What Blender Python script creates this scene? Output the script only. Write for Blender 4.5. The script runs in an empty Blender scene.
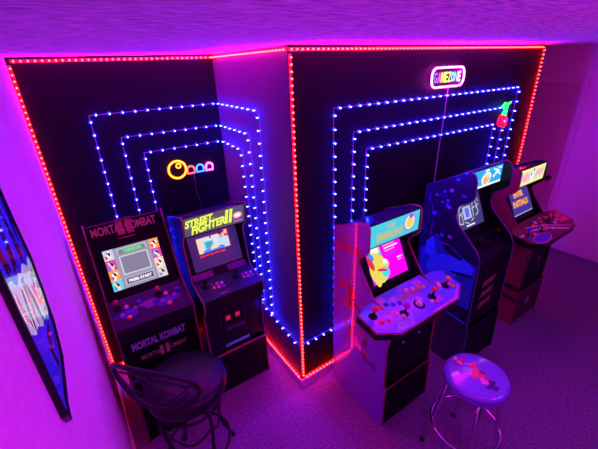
import bpy, math, random
from mathutils import Vector, Matrix, Quaternion
random.seed(7)
COL = bpy.context.scene.collection
PI = math.pi

# ------------------------------------------------------------------ materials
MATS = {}
def mat(name, col, rough=.5, metal=0., emit=None, estr=0., coat=0., spec=.5, alpha=1., trans=0.):
    if name in MATS: return MATS[name]
    m = bpy.data.materials.new(name); m.use_nodes = True
    b = m.node_tree.nodes['Principled BSDF']
    b.inputs['Base Color'].default_value = (*col, 1)
    b.inputs['Roughness'].default_value = rough
    b.inputs['Metallic'].default_value = metal
    b.inputs['Coat Weight'].default_value = coat
    b.inputs['Coat Roughness'].default_value = .03
    b.inputs['Specular IOR Level'].default_value = spec
    b.inputs['Transmission Weight'].default_value = trans
    if emit:
        b.inputs['Emission Color'].default_value = (*emit, 1)
        b.inputs['Emission Strength'].default_value = estr
    MATS[name] = m
    return m

def noisy(name, c1, c2, scale, rough=.8, bump=.3, dist=.01, detail=6, stretch=(1, 1, 1), coat=0., spec=.5, lo=.35, hi=.65):
    m = mat(name, c1, rough, coat=coat, spec=spec); nt = m.node_tree; b = nt.nodes['Principled BSDF']
    tc = nt.nodes.new('ShaderNodeTexCoord'); mp = nt.nodes.new('ShaderNodeMapping')
    mp.inputs['Scale'].default_value = stretch
    n = nt.nodes.new('ShaderNodeTexNoise'); n.inputs['Scale'].default_value = scale; n.inputs['Detail'].default_value = detail
    r = nt.nodes.new('ShaderNodeValToRGB')
    r.color_ramp.elements[0].position = lo; r.color_ramp.elements[0].color = (*c1, 1)
    r.color_ramp.elements[1].position = hi; r.color_ramp.elements[1].color = (*c2, 1)
    bp = nt.nodes.new('ShaderNodeBump'); bp.inputs['Strength'].default_value = bump; bp.inputs['Distance'].default_value = dist
    L = nt.links.new
    L(tc.outputs['Object'], mp.inputs['Vector']); L(mp.outputs[0], n.inputs['Vector'])
    L(n.outputs['Fac'], r.inputs[0]); L(r.outputs[0], b.inputs['Base Color'])
    L(n.outputs['Fac'], bp.inputs['Height']); L(bp.outputs[0], b.inputs['Normal'])
    return m

def glow(name, col, s, base=(.02, .02, .02)):
    return mat(name, base, .35, emit=col, estr=s)

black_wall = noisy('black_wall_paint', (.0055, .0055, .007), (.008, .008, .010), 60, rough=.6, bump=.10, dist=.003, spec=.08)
return_wall = noisy('black_wall_lit_tone', (.075, .06, .075), (.095, .08, .10), 60, rough=.6, bump=.10, dist=.003, spec=.15)  # same black paint, base colour raised for the magenta light on it
side_wall_m = noisy('white_wall_paint', (.70, .70, .72), (.78, .78, .80), 45, rough=.75, bump=.18, dist=.004)
ceil_m = noisy('ceiling_texture', (.46, .46, .48), (.90, .90, .92), 20, rough=.9, bump=.8, dist=.012, stretch=(1, 3.5, 1), detail=8)
carpet = noisy('carpet', (.14, .13, .17), (.29, .27, .33), 70, rough=1., bump=.5, dist=.008, detail=10, spec=.1, lo=.33, hi=.67)
trim_m = mat('white_trim', (.72, .72, .74), .4)
door_m = mat('door_paint', (.60, .58, .61), .5)
blk = mat('black_plastic', (.008, .008, .010), .42, spec=.15)
blkg = mat('black_gloss', (.005, .005, .007), .25, spec=.3)
blkm = noisy('black_laminate', (.003, .003, .005), (.007, .006, .010), 35, rough=.5, bump=.05, dist=.002, spec=.12)
chrome = mat('chrome', (.75, .75, .80), .12, metal=1.)
dkmetal = mat('dark_metal', (.018, .014, .020), .4, metal=.5)
leather = noisy('black_vinyl', (.006, .006, .010), (.011, .011, .016), 90, rough=.36, bump=.15, dist=.002, spec=.3)

# ------------------------------------------------------------------ object helpers
def tag(o, label=None, cat=None, group=None, kind=None):
    if label: o['label'] = label
    if cat: o['category'] = cat
    if group: o['group'] = group
    if kind: o['kind'] = kind
    return o
def thing(name, label, cat, loc=(0, 0, 0), group=None):
    o = bpy.data.objects.new(name, None); COL.objects.link(o); o.location = loc
    o.empty_display_size = .1
    return tag(o, label, cat, group)

class MB:
    def __init__(s): s.v = []; s.f = []; s.m = []; s.mats = []; s.sm = []
    def mi(s, m):
        if m not in s.mats: s.mats.append(m)
        return s.mats.index(m)
    def add(s, vs, fs, m, smooth=False):
        k = len(s.v); i = s.mi(m); s.v += [tuple(v) for v in vs]
        for f in fs: s.f.append([k + a for a in f]); s.m.append(i); s.sm.append(smooth)
        return s
    def box(s, a, b, m):
        x0, y0, z0 = a; x1, y1, z1 = b
        v = [(x0,y0,z0),(x1,y0,z0),(x1,y1,z0),(x0,y1,z0),(x0,y0,z1),(x1,y0,z1),(x1,y1,z1),(x0,y1,z1)]
        return s.add(v, [(0,3,2,1),(4,5,6,7),(0,1,5,4),(1,2,6,5),(2,3,7,6),(3,0,4,7)], m)
    def prism_x(s, pts, x0, x1, m):          # polygon of (y,z) swept along x
        n = len(pts)
        v = [(x0, y, z) for y, z in pts] + [(x1, y, z) for y, z in pts]
        f = [list(range(n))[::-1], [n + i for i in range(n)]]
        f += [(i, (i + 1) % n, n + (i + 1) % n, n + i) for i in range(n)]
        return s.add(v, f, m)
    def prism(s, base, d, m):                # 3D polygon swept by vector d
        n = len(base); d = Vector(d)
        v = [Vector(p) for p in base] + [Vector(p) + d for p in base]
        f = [list(range(n))[::-1], [n + i for i in range(n)]]
        f += [(i, (i + 1) % n, n + (i + 1) % n, n + i) for i in range(n)]
        return s.add(v, f, m)
    def tube(s, path, r, m, n=8, closed=False, cap=True):
        P = [Vector(p) for p in path]; K = len(P)
        rr = r if isinstance(r, (list, tuple)) else [r] * K
        vs = []; fs = []; up = None
        for i in range(K):
            a = P[(i - 1) % K] if (closed or i > 0) else P[i]
            b = P[(i + 1) % K] if (closed or i < K - 1) else P[i]
            t = (b - a).normalized()
            if up is None:
                up = Vector((0, 0, 1)) if abs(t.z) < .9 else Vector((1, 0, 0))
            u = (up - t * up.dot(t)).normalized(); w = t.cross(u); up = u
            for j in range(n):
                q = 2 * PI * j / n; vs.append(P[i] + (u * math.cos(q) + w * math.sin(q)) * rr[i])
        R = K if closed else K - 1
        for i in range(R):
            for j in range(n):
                a = i * n + j; b = i * n + (j + 1) % n; c = ((i + 1) % K) * n
                fs.append((a, b, c + (j + 1) % n, c + j))
        if cap and not closed:
            fs.append(list(range(n))[::-1]); fs.append([(K - 1) * n + j for j in range(n)])
        return s.add(vs, fs, m, True)
    def lathe(s, prof, c, m, n=24, axis=None):   # prof: (r, h) list; axis = direction of h
        ax = Vector(axis or (0, 0, 1)).normalized(); q = Vector((0, 0, 1)).rotation_difference(ax); c = Vector(c)
        vs = []; fs = []; K = len(prof)
        for r, h in prof:
            for j in range(n):
                t = 2 * PI * j / n; vs.append(c + q @ Vector((r * math.cos(t), r * math.sin(t), h)))
        for i in range(K - 1):
            for j in range(n):
                fs.append((i*n+j, i*n+(j+1) % n, (i+1)*n+(j+1) % n, (i+1)*n+j))
        if prof[0][0] > 1e-5: fs.append(list(range(n))[::-1])
        if prof[-1][0] > 1e-5: fs.append([(K-1)*n+j for j in range(n)])
        return s.add(vs, fs, m, True)
    def ball(s, c, r, m, n=12, axis=None, sq=1.):
        pr = [(r * math.sin(PI * i / 8) + 1e-6 * (i in (0, 8)), -r * sq * math.cos(PI * i / 8)) for i in range(9)]
        return s.lathe(pr, c, m, n, axis)
    def build(s, name, parent=None, loc=None, bevel=0):
        me = bpy.data.meshes.new(name); me.from_pydata(s.v, [], s.f)
        for m in s.mats: me.materials.append(m)
        me.polygons.foreach_set('material_index', s.m); me.polygons.foreach_set('use_smooth', s.sm)
        me.update()
        o = bpy.data.objects.new(name, me); COL.objects.link(o)
        if parent: o.parent = parent
        if loc: o.location = loc
        if bevel:
            b = o.modifiers.new('Bevel', 'BEVEL'); b.width = bevel; b.segments = 2; b.limit_method = 'ANGLE'
        return o

def text_mesh(txt, bold=0., shear=0., space=1.):
    cu = bpy.data.curves.new('t', 'FONT'); cu.body = txt; cu.offset = bold; cu.shear = shear; cu.space_character = space
    cu.resolution_u = 3
    ob = bpy.data.objects.new('t', cu); COL.objects.link(ob)
    dg = bpy.context.evaluated_depsgraph_get(); me = bpy.data.meshes.new_from_object(ob.evaluated_get(dg))
    vs = [tuple(v.co) for v in me.vertices]; fs = [tuple(p.vertices) for p in me.polygons]
    bpy.data.objects.remove(ob); bpy.data.curves.remove(cu); bpy.data.meshes.remove(me)
    xs = [v[0] for v in vs]; ys = [v[1] for v in vs]
    x0, x1, y0, y1 = min(xs), max(xs), min(ys), max(ys)
    return [((v[0]-x0)/(x1-x0), (v[1]-y0)/(y1-y0)) for v in vs], fs

class Face:
    """a flat drawing surface: origin, u and v directions (unit), outward normal"""
    def __init__(s, o, u, v, n=None):
        s.o = Vector(o); s.u = Vector(u).normalized(); s.v = Vector(v).normalized()
        s.n = Vector(n).normalized() if n else s.u.cross(s.v).normalized(); s.k = 0
    def P(s, u, v, off=0): return s.o + s.u * u + s.v * v + s.n * off
    def poly(s, mb, pts, m, off=.0008):
        mb.add([s.P(u, v, off) for u, v in pts], [tuple(range(len(pts)))], m)
    def rect(s, mb, u0, v0, u1, v1, m, off=.0008): s.poly(mb, [(u0, v0), (u1, v0), (u1, v1), (u0, v1)], m, off)
    def frame(s, mb, u0, v0, u1, v1, t, m, off=.001):
        s.rect(mb, u0, v0, u1, v0+t, m, off); s.rect(mb, u0, v1-t, u1, v1, m, off)
        s.rect(mb, u0, v0, u0+t, v1, m, off); s.rect(mb, u1-t, v0, u1, v1, m, off)
    def ell(s, mb, cu, cv, ru, rv, m, off=.0008, rot=0, n=20, wob=0, seed=0):
        rnd = random.Random(seed); ph = rnd.random() * 6
        pts = []
        for i in range(n):
            t = 2*PI*i/n; k = 1 + wob * math.sin(3*t+ph) + wob * .6 * math.sin(5*t+2*ph)
            a, b = ru*k*math.cos(t), rv*k*math.sin(t)
            pts.append((cu + a*math.cos(rot) - b*math.sin(rot), cv + a*math.sin(rot) + b*math.cos(rot)))
        s.poly(mb, pts, m, off)
    def text(s, mb, txt, u0, v0, w, h, m, off=.0015, rot=0, **k):
        vs, fs = text_mesh(txt, **k); c, q = math.cos(rot), math.sin(rot)
        mb.add([s.P(u0 + (a*w)*c - (b*h)*q, v0 + (a*w)*q + (b*h)*c, off) for a, b in vs], fs, m)

# ------------------------------------------------------------------ the room
HC = 2.44; AW = 1.2164; AD = 1.0274; CX = 2.794; RX = 4.0; YB = -4.2
def struct(name, mb, bevel=0, parent=None):
    o = mb.build(name, parent=parent, bevel=bevel)
    if not parent: o['kind'] = 'structure'
    return o
struct('floor', MB().box((-AW-.12, YB, -.1), (RX+.12, 1.5, 0), carpet))
struct('ceiling', MB().box((-AW-.12, YB, HC), (RX+.12, 1.5, HC+.1), ceil_m))
struct('wall_left', MB().box((-AW-.12, YB, 0), (-AW, AD+.12, HC), side_wall_m))
struct('wall_alcove', MB().box((-AW, AD, 0), (0, AD+.12, HC), black_wall))
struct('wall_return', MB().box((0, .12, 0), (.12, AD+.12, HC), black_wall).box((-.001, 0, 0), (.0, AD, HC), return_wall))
struct('wall_center', MB().box((0, 0, 0), (CX, .12, HC), black_wall))
struct('wall_hall', MB().box((CX-.12, .12, 0), (CX, 1.38, HC), side_wall_m))
struct('wall_hall_end', MB().box((CX, 1.38, 0), (RX, 1.5, HC), side_wall_m))
struct('wall_right', MB().box((RX, YB, 0), (RX+.12, 1.5, HC), side_wall_m))
def base(name, a, b): struct(name, MB().box(a, b, trim_m), .004)
base('baseboard_alcove', (-AW+.014, AD-.014, 0), (0, AD, .09))
base('baseboard_return', (-.014, 0, 0), (0, AD-.014, .09))
base('baseboard_center', (-.014, -.014, 0), (CX, 0, .09))
base('baseboard_left', (-AW, YB, 0), (-AW+.014, AD, .09))
base('baseboard_right', (RX-.014, YB, 0), (RX, -.055, .09))
# door in the right wall
dy0, dy1, dz = .03, .81, 2.04
db = MB().box((RX-.012, dy0, .01), (RX, dy1, dz), door_m)
for (a, b, c, d) in ((dy0+.10, dy0+.35, .22, .86), (dy0+.43, dy1-.10, .22, .86), (dy0+.10, dy0+.35, 1.02, 1.88), (dy0+.43, dy1-.10, 1.02, 1.88)):
    db.box((RX-.020, a, c), (RX-.011, b, d), door_m)
door = struct('door_1', db, .006)
kn = MB().lathe([(.028, 0), (.028, .006), (.012, .010), (.012, .035), (.026, .045), (.030, .06), (.022, .075), (.001, .08)], (RX-.012, dy0+.07, .92), dkmetal, 16, axis=(-1, 0, 0))
kn.build('door_knob', door)
tb = MB().box((RX-.020, dy0-.075, 0), (RX, dy0-.008, dz+.08), trim_m).box((RX-.020, dy1+.008, 0), (RX, dy1+.075, dz+.08), trim_m).box((RX-.020, dy0-.008, dz+.012), (RX, dy1+.008, dz+.08), trim_m)
struct('trim_1', tb, .004)

# ------------------------------------------------------------------ LED strips
red_core = glow('red_diode_core', (1., .007, .003), 120)
red_halo = glow('red_diode_halo', (1., .02, .03), 3)  # glowing disc standing in for the halo round each red diode
red_tape = glow('red_tape', (1., .0005, .003), .5, (.2, .01, .02))  # tape emission stands in for red bloom between the diodes
blue_core = glow('blue_diode_core', (.006, .009, 1.), 380)
blue_halo = glow('blue_diode_halo', (.01, .015, 1.), 4)  # blue halo put into a flat emissive disc
cord_m = glow('violet_cord', (.35, .02, .60), .55, (.2, .05, .3))
CAM = Vector((-1.06337, -1.65441, 2.34015))

def diode_mesh(name, rc, rp, mc, mp, lift_):
    mb = MB().lathe([(rp, 0), (rp, .0015), (.0001, .0016)], (0, 0, 0), mp, 10)
    mb.lathe([(rc*.25, .0014), (rc*.3, lift_), (rc, lift_+rc*.7), (rc, lift_+rc*1.3), (rc*.5, lift_+rc*1.9), (.0001, lift_+rc*2)], (0, 0, 0), mc, 7)
    o = mb.build(name); me = o.data; bpy.data.objects.remove(o); return me
me_red = diode_mesh('diode', .0048, .0085, red_core, red_halo, .006)
me_blue = diode_mesh('diode', .0048, .0115, blue_core, blue_halo, .012)

def led(name, label, cat, group, segs, step, me, tape):
    """segs: (start, end, outward normal) stretches of one light strip"""
    root = thing(name, label, cat, segs[0][0], group); O = Vector(segs[0][0])
    mb = MB(); spots = []
    for a, b, n in segs:
        a, b, n = Vector(a), Vector(b), Vector(n); L = (b-a).length; t = (b-a)/L; w = t.cross(n)
        if tape == 'tape':
            h = .0085; q = [a-w*h, b-w*h, b+w*h, a+w*h]
            mb.prism([p - O for p in q], n*.003, red_tape); lift = .003
        else:
            mid = []
            K = max(2, int(L/step)); 
            for i in range(K+1): mid.append(a + t*L*i/K + n*.003 - O)
            mb.tube(mid, .0016, cord_m, 5); lift = .004
        k = max(1, int(round(L/step)))
        for i in range(k): spots.append((a + t*(L*(i+.5)/k) + n*lift, n))
    mb.build('tape' if tape == 'tape' else 'cord', root)
    spots.sort(key=lambda s: (s[0]-CAM).length)
    for p, n in spots[:100]:
        d = bpy.data.objects.new('diode', me); COL.objects.link(d); d.parent = root
        d.location = p - O; d.rotation_mode = 'QUATERNION'; d.rotation_quaternion = Vector((0, 0, 1)).rotation_difference(n)
    if len(spots) > 100:
        r = MB(); ms = list(me.materials)
        for p, n in spots[100:]:
            q = Vector((0, 0, 1)).rotation_difference(n)
            base_v = [q @ v.co + p - O for v in me.vertices]
            for pi in (0, 1):
                fs = [tuple(pl.vertices) for pl in me.polygons if pl.material_index == pi]
                r.add(base_v, fs, ms[pi], True)
        tag(r.build('diode_row', root), kind='stuff')
    return root, spots

NA, NBn, NC = (0, -1, 0), (-1, 0, 0), (0, -1, 0)
g = .0015; zt = 2.418; zb = .106
GR = 'red LED strips outlining the black walls'
SR = .034
_, s1 = led('red_light_strip', 'red LED strip running along the ceiling edge over all three black walls', 'light strip', GR,
    [((-AW+.02, AD-g, zt), (-.004, AD-g, zt), NA), ((-g, AD-.01, zt), (-g, 0, zt), NBn), ((0, -g, zt), (CX-.03, -g, zt), NC)], SR, me_red, 'tape')
_, s2 = led('red_light_strip', 'vertical red LED strip in the far left corner beside the magenta wall', 'light strip', GR,
    [((-AW+.012, AD-g, zt-.02), (-AW+.012, AD-g, zb+.02), NA)], SR, me_red, 'tape')
_, s3 = led('red_light_strip', 'vertical red LED strip down the projecting wall corner in the middle', 'light strip', GR,
    [((.010, -g, zt-.02), (.010, -g, zb+.012), NC)], SR, me_red, 'tape')
_, s4 = led('red_light_strip', 'vertical red LED strip on the far right edge of the black wall', 'light strip', GR,
    [((CX-.018, -g, zt-.01), (CX-.018, -g, zb+.02), NC)], SR, me_red, 'tape')
_, s5 = led('red_light_strip', 'red LED strip running just above the baseboard', 'light strip', GR,
    [((-AW+.03, AD-g, zb), (-.01, AD-g, zb), NA), ((-g, AD-.02, zb), (-g, .006, zb), NBn), ((.022, -g, zb), (CX-.03, -g, zb), NC)], SR, me_red, 'tape')
GB = 'blue LED light cords in nested outlines'
SB = .081
def A(x, z): return (x, AD-g, z)
def B(y, z): return (-g, y, z)
def C(x, z): return (x, -g, z)
blues = []
def bl(label, segs): blues.append(led('blue_light_cord', label, 'light cord', GB, segs, SB, me_blue, 'cord')[1])
bl('outermost blue LED cord of the alcove, the one wrapping low around the projecting corner',
   [(A(-.885, .44), A(-.885, 2.095), NA), (A(-.885, 2.095), A(-.006, 2.10), NA), (B(AD-.01, 2.10), B(.355, 2.093), NBn),
    (B(.355, 2.093), B(.372, .47), NBn), (B(AD-.01, .50), B(.60, .50), NBn), (B(.60, .50), B(.0, .44), NBn), (C(.022, .44), C(.318, .45), NC)])
bl('middle blue LED cord of the three nested in the alcove',
   [(A(-.728, .46), A(-.731, 1.935), NA), (A(-.731, 1.935), A(-.006, 1.937), NA), (B(AD-.01, 1.937), B(.52, 1.93), NBn), (B(.52, 1.93), B(.51, .52), NBn)])
bl('innermost blue LED cord of the alcove, closest to the yellow ring sign',
   [(A(-.606, .48), A(-.607, 1.81), NA), (A(-.607, 1.81), A(-.006, 1.815), NA), (B(AD-.01, 1.815), B(.66, 1.80), NBn), (B(.66, 1.80), B(.60, .53), NBn)])
bl('outermost blue LED cord on the right-hand black wall',
   [(C(.322, .47), C(.302, 2.105), NC), (C(.302, 2.105), C(2.46, 2.098), NC), (C(2.46, 2.098), C(2.43, .45), NC)])
bl('middle blue LED cord on the right-hand black wall',
   [(C(.475, .47), C(.466, 1.947), NC), (C(.466, 1.947), C(2.30, 1.942), NC), (C(2.30, 1.942), C(2.29, .45), NC)])
bl('innermost blue LED cord on the right-hand black wall ending at the cherry sign',
   [(C(.60, .47), C(.588, 1.822), NC), (C(.588, 1.822), C(2.15, 1.807), NC), (C(2.15, 1.807), C(2.15, .45), NC)])

# makers for point lights and for added area lights
def pt(loc, col, e, r=.004):
    l = bpy.data.lights.new('glow', 'POINT'); l.energy = e; l.color = col; l.shadow_soft_size = r
    o = bpy.data.objects.new('diode_lamp', l); COL.objects.link(o); o.location = loc; return o
def area(loc, rot, sx, sy, col, e, spread=PI):
    l = bpy.data.lights.new('glow', 'AREA'); l.shape = 'RECTANGLE'; l.size = sx; l.size_y = sy; l.energy = e; l.color = col; l.spread = spread
    o = bpy.data.objects.new('added_fill_light', l); COL.objects.link(o); o.location = loc; o.rotation_euler = rot; return o

# ------------------------------------------------------------------ wall signs
yel = glow('neon_yellow', (1., .20, .002), 7); red_n = glow('neon_red', (1., .05, .06), 6)
blu_n = glow('neon_cyan', (.01, .10, 1.), 9); pnk_n = glow('neon_pink', (1., .03, .60), 22)
grn_n = glow('neon_green', (.02, 1., .06), 2.6); wht_n = glow('neon_white_pink', (1., .04, .80), 42)
clear_m = mat('sign_wire', (.10, .06, .12), .4)
def circ(c, ru, rv, f, a0=0, a1=2*PI, n=20, off=.02):
    return [f.P(c[0]+ru*math.cos(a0+(a1-a0)*i/n), c[1]+rv*math.sin(a0+(a1-a0)*i/n), off) for i in range(n+1)]
# generic ring and arches sign in the alcove
sg = thing('neon_sign', 'neon sign with a yellow ring and three small coloured arches in the alcove', 'neon sign', (-.45, AD, 1.64))
f = Face((0, 0, 0), (1, 0, 0), (0, 0, 1), (0, -1, 0))
MB().tube(circ((.05, .010), .066, .066, f, n=28)[:-1], .0075, yel, 8, closed=True).tube(circ((.062, .038), .017, .017, f, n=12)[:-1], .005, yel, 6, closed=True).build('yellow_ring', sg)
for nm, cu, m_ in (('red_arch', .152, red_n), ('blue_arch', .226, blu_n), ('pink_arch', .302, pnk_n)):
    p = [f.P(cu-.028, -.036, .02)] + circ((cu, -.008), .028, .028, f, PI, 0, 12) + [f.P(cu+.028, -.036, .02)]
    MB().tube(p, .0062, m_, 8, closed=True).build(nm, sg)
MB().tube([f.P(.17, -.04, .01), f.P(.175, -.2, .006), f.P(.21, -.45, .006), f.P(.22, -.9, .006)], .0022, clear_m, 6).build('cable', sg)
# GAMEZONE sign
sg = thing('neon_sign', 'pink-white neon pill sign reading GAMEZONE in rainbow letters', 'neon sign', (1.165, 0, 2.165))
W_, H_ = .38, .128; r_ = .050; p = []
for cx_, cz_, a in ((W_-r_, H_-r_, 0), (r_, H_-r_, 90), (r_, r_, 180), (W_-r_, r_, 270)):
    for i in range(7):
        t = math.radians(a + 15*i); p.append(f.P(cx_+r_*math.cos(t), cz_+r_*math.sin(t), .026))
MB().tube(p, .0062, wht_n, 8, closed=True).build('outline_tube', sg)
cols = [(.20, .10, 1.), (1., .05, .6), (1., .75, .05), (.6, 1., .1), (.9, .7, .1), (.15, .9, 1.), (.3, .3, 1.), (1., .5, .9)]
for i, ch in enumerate('GAMEZONE'):
    mb = MB(); f2 = Face((0, 0, 0), (1, 0, 0), (0, 0, 1), (0, -1, 0))
    f2.text(mb, ch, .035+i*.040, .030, .033, .068, glow('neon_letter_%d' % i, cols[i], 3.2), .020, bold=.02)
    mb.build('letter', sg)
bd = MB().box((.02, -.012, .02), (W_-.02, -.004, H_-.02), mat('sign_board', (.02, .01, .03), .3)); bd.build('backing_board', sg)
MB().tube([f.P(.21, .01, .022), f.P(.205, -.2, .024), f.P(.19, -.5, .024), f.P(.20, -1.1, .024)], .0025, glow('pink_cable', (.5, .02, .4), .25, (.3, .1, .3)), 6).build('cable', sg)
# cherry sign
sg = thing('neon_sign', 'neon cherry sign with green stem and two red cherries', 'neon sign', (2.165, 0, 1.80))
for cu, cv in ((.045, .035), (.115, .015)):
    MB().tube(circ((cu, cv), .044, .050, f, n=20, off=.03)[:-1], .0065, glow('neon_cherry', (1., .006, .012), 1.8), 8, closed=True).tube(circ((cu, cv), .018, .026, f, n=14, off=.03)[:-1], .005, MATS['neon_cherry'], 6, closed=True).build('cherry', sg)
MB().tube([f.P(.05, .08, .03), f.P(.085, .125, .03), f.P(.12, .16, .03), f.P(.115, .07, .03)], .008, grn_n, 8).build('stem', sg)
MB().tube([f.P(.125, .165, .03), f.P(.07, .18, .03), f.P(.02, .15, .03), f.P(.06, .135, .03), f.P(.115, .16, .03), f.P(.16, .18, .03)], .009, grn_n, 8).build('leaf', sg)

# ------------------------------------------------------------------ framed print on the left wall
pr = thing('framed_print', 'dark framed glossy blue print hanging on the magenta left wall', 'framed print', (-AW, -.82, 1.63))
f = Face((0, 0, 0), (0, 1, 0), (0, 0, 1), (1, 0, 0))
out = [(-.155, .07), (-.135, .035), (-.10, .055), (.05, .070), (.12, .125), (.155, .205), (.172, .30), (.150, .40), (.135, .51), (.13, .68), (-.155, .68), (-.155, .35)]
cxm = sum(a for a, b in out)/len(out); czm = .34
inn = [((a-cxm)*.955+cxm, (b-czm)*.965+czm) for a, b in out]
mb = MB(); n = len(out)
for i in range(n):
    j = (i+1) % n
    q = [out[i], out[j], inn[j], inn[i]]
    mb.prism([f.P(a, b, .0) for a, b in q], (.012, 0, 0), blkg)
mb.build('frame', pr)
pbl = mat('print_blue', (.03, .02, .55), .12, coat=1., emit=(.05, .01, .9), estr=.8)  # emission added to the print colours for brightness; no lamp in it
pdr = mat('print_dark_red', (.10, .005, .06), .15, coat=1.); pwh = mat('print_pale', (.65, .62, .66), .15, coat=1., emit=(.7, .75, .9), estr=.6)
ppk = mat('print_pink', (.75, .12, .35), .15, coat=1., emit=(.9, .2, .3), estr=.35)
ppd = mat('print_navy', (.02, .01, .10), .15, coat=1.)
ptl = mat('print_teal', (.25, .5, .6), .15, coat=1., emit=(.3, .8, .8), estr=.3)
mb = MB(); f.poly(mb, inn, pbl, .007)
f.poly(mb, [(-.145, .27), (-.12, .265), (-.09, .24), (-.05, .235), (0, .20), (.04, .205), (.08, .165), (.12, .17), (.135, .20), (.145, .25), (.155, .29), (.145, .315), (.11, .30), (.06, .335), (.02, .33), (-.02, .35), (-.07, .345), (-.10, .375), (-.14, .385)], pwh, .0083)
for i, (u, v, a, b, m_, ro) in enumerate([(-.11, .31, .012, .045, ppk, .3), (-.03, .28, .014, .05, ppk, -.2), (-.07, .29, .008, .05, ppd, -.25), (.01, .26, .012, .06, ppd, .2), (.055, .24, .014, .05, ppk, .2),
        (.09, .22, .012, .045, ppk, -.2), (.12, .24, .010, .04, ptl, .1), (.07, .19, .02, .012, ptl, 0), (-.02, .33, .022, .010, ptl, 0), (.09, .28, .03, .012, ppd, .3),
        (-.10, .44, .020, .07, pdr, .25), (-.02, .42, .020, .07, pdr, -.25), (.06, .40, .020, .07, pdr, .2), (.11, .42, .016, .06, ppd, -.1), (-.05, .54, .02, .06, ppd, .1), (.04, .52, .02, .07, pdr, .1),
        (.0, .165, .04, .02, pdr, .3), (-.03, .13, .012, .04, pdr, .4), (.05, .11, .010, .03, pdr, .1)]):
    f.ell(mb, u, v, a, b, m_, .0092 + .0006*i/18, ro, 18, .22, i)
mb.build('print', pr)

# ------------------------------------------------------------------ arcade cabinets
def offset_poly(pts): return pts
def joystick(parent, p, n, ballm, basem=blk, s=1.):
    p = Vector(p); n = Vector(n).normalized()
    root = MB().lathe([(.024*s, 0), (.024*s, .003), (.012*s, .006), (.006, .010), (.006, .045*s), (.001, .046*s)], (0, 0, 0), basem, 12, n).build('joystick', parent, p)
    MB().ball(n*.058*s, .0175*s, ballm, 12, n).build('ball_top', root)
    return root
def button(parent, p, n, m, r=.0145):
    n = Vector(n).normalized()
    return MB().lathe([(r, 0), (r, .004), (r*.78, .005), (r*.78, .009), (r*.6, .011), (.0001, .0112)], (0, 0, 0), m, 12, n).build('button', parent, Vector(p))

def lift_y(pts, y0): return [(y-y0, z) for y, z in pts]

def cabinet(name, label, x0, x1, prof, y0, panel_m, trim_col, art=None):
    """prof: side silhouette (y,z) world; y0: world y of the base origin. Returns root and local helper values."""
    root = thing(name, label, 'arcade machine', (x0, y0, 0))
    w = x1-x0; T = .016; P = lift_y(prof, y0)
    for nm, a, b in (('side_panel', 0, T), ('side_panel', w-T, w)):
        mb = MB().prism_x(P, a, b, panel_m if a == 0 else MATS.get('inner_panel', blkm))
        if a == 0 and art: art(mb, Face((0, 0, 0), (0, -1, 0), (0, 0, 1), (-1, 0, 0)), y0)
        o = mb.build(nm, root)
        mb = MB(); path = [((a+b)/2, y, z) for y, z in P]
        mb.tube(path[1:], .0058, trim_col, 6)
        mb.build('edge_trim', o)
    return root, w, T

inner_panel = mat('inner_panel', (.012, .010, .014), .4)
def lineface(a, b, x, y0):   # face spanned by +x and the direction from a to b in (y,z)
    v = Vector((0, b[0]-a[0], b[1]-a[1])); return Face((x, a[0]-y0, a[1]), (1, 0, 0), v, Vector((1, 0, 0)).cross(v))

def slab(root, name, a, b, x0, x1, y0, th, m, ex=None):
    """board between profile points a and b (y,z), thickness th inward; returns object via MB for extra art"""
    fc = lineface(a, b, 0, y0); L = math.hypot(b[0]-a[0], b[1]-a[1])
    mb = MB(); mb.prism([fc.P(x0, 0), fc.P(x1, 0), fc.P(x1, L), fc.P(x0, L)], -fc.n*th, m)
    if ex: ex(mb, fc, L)
    return mb.build(name, root), fc, L

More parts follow.
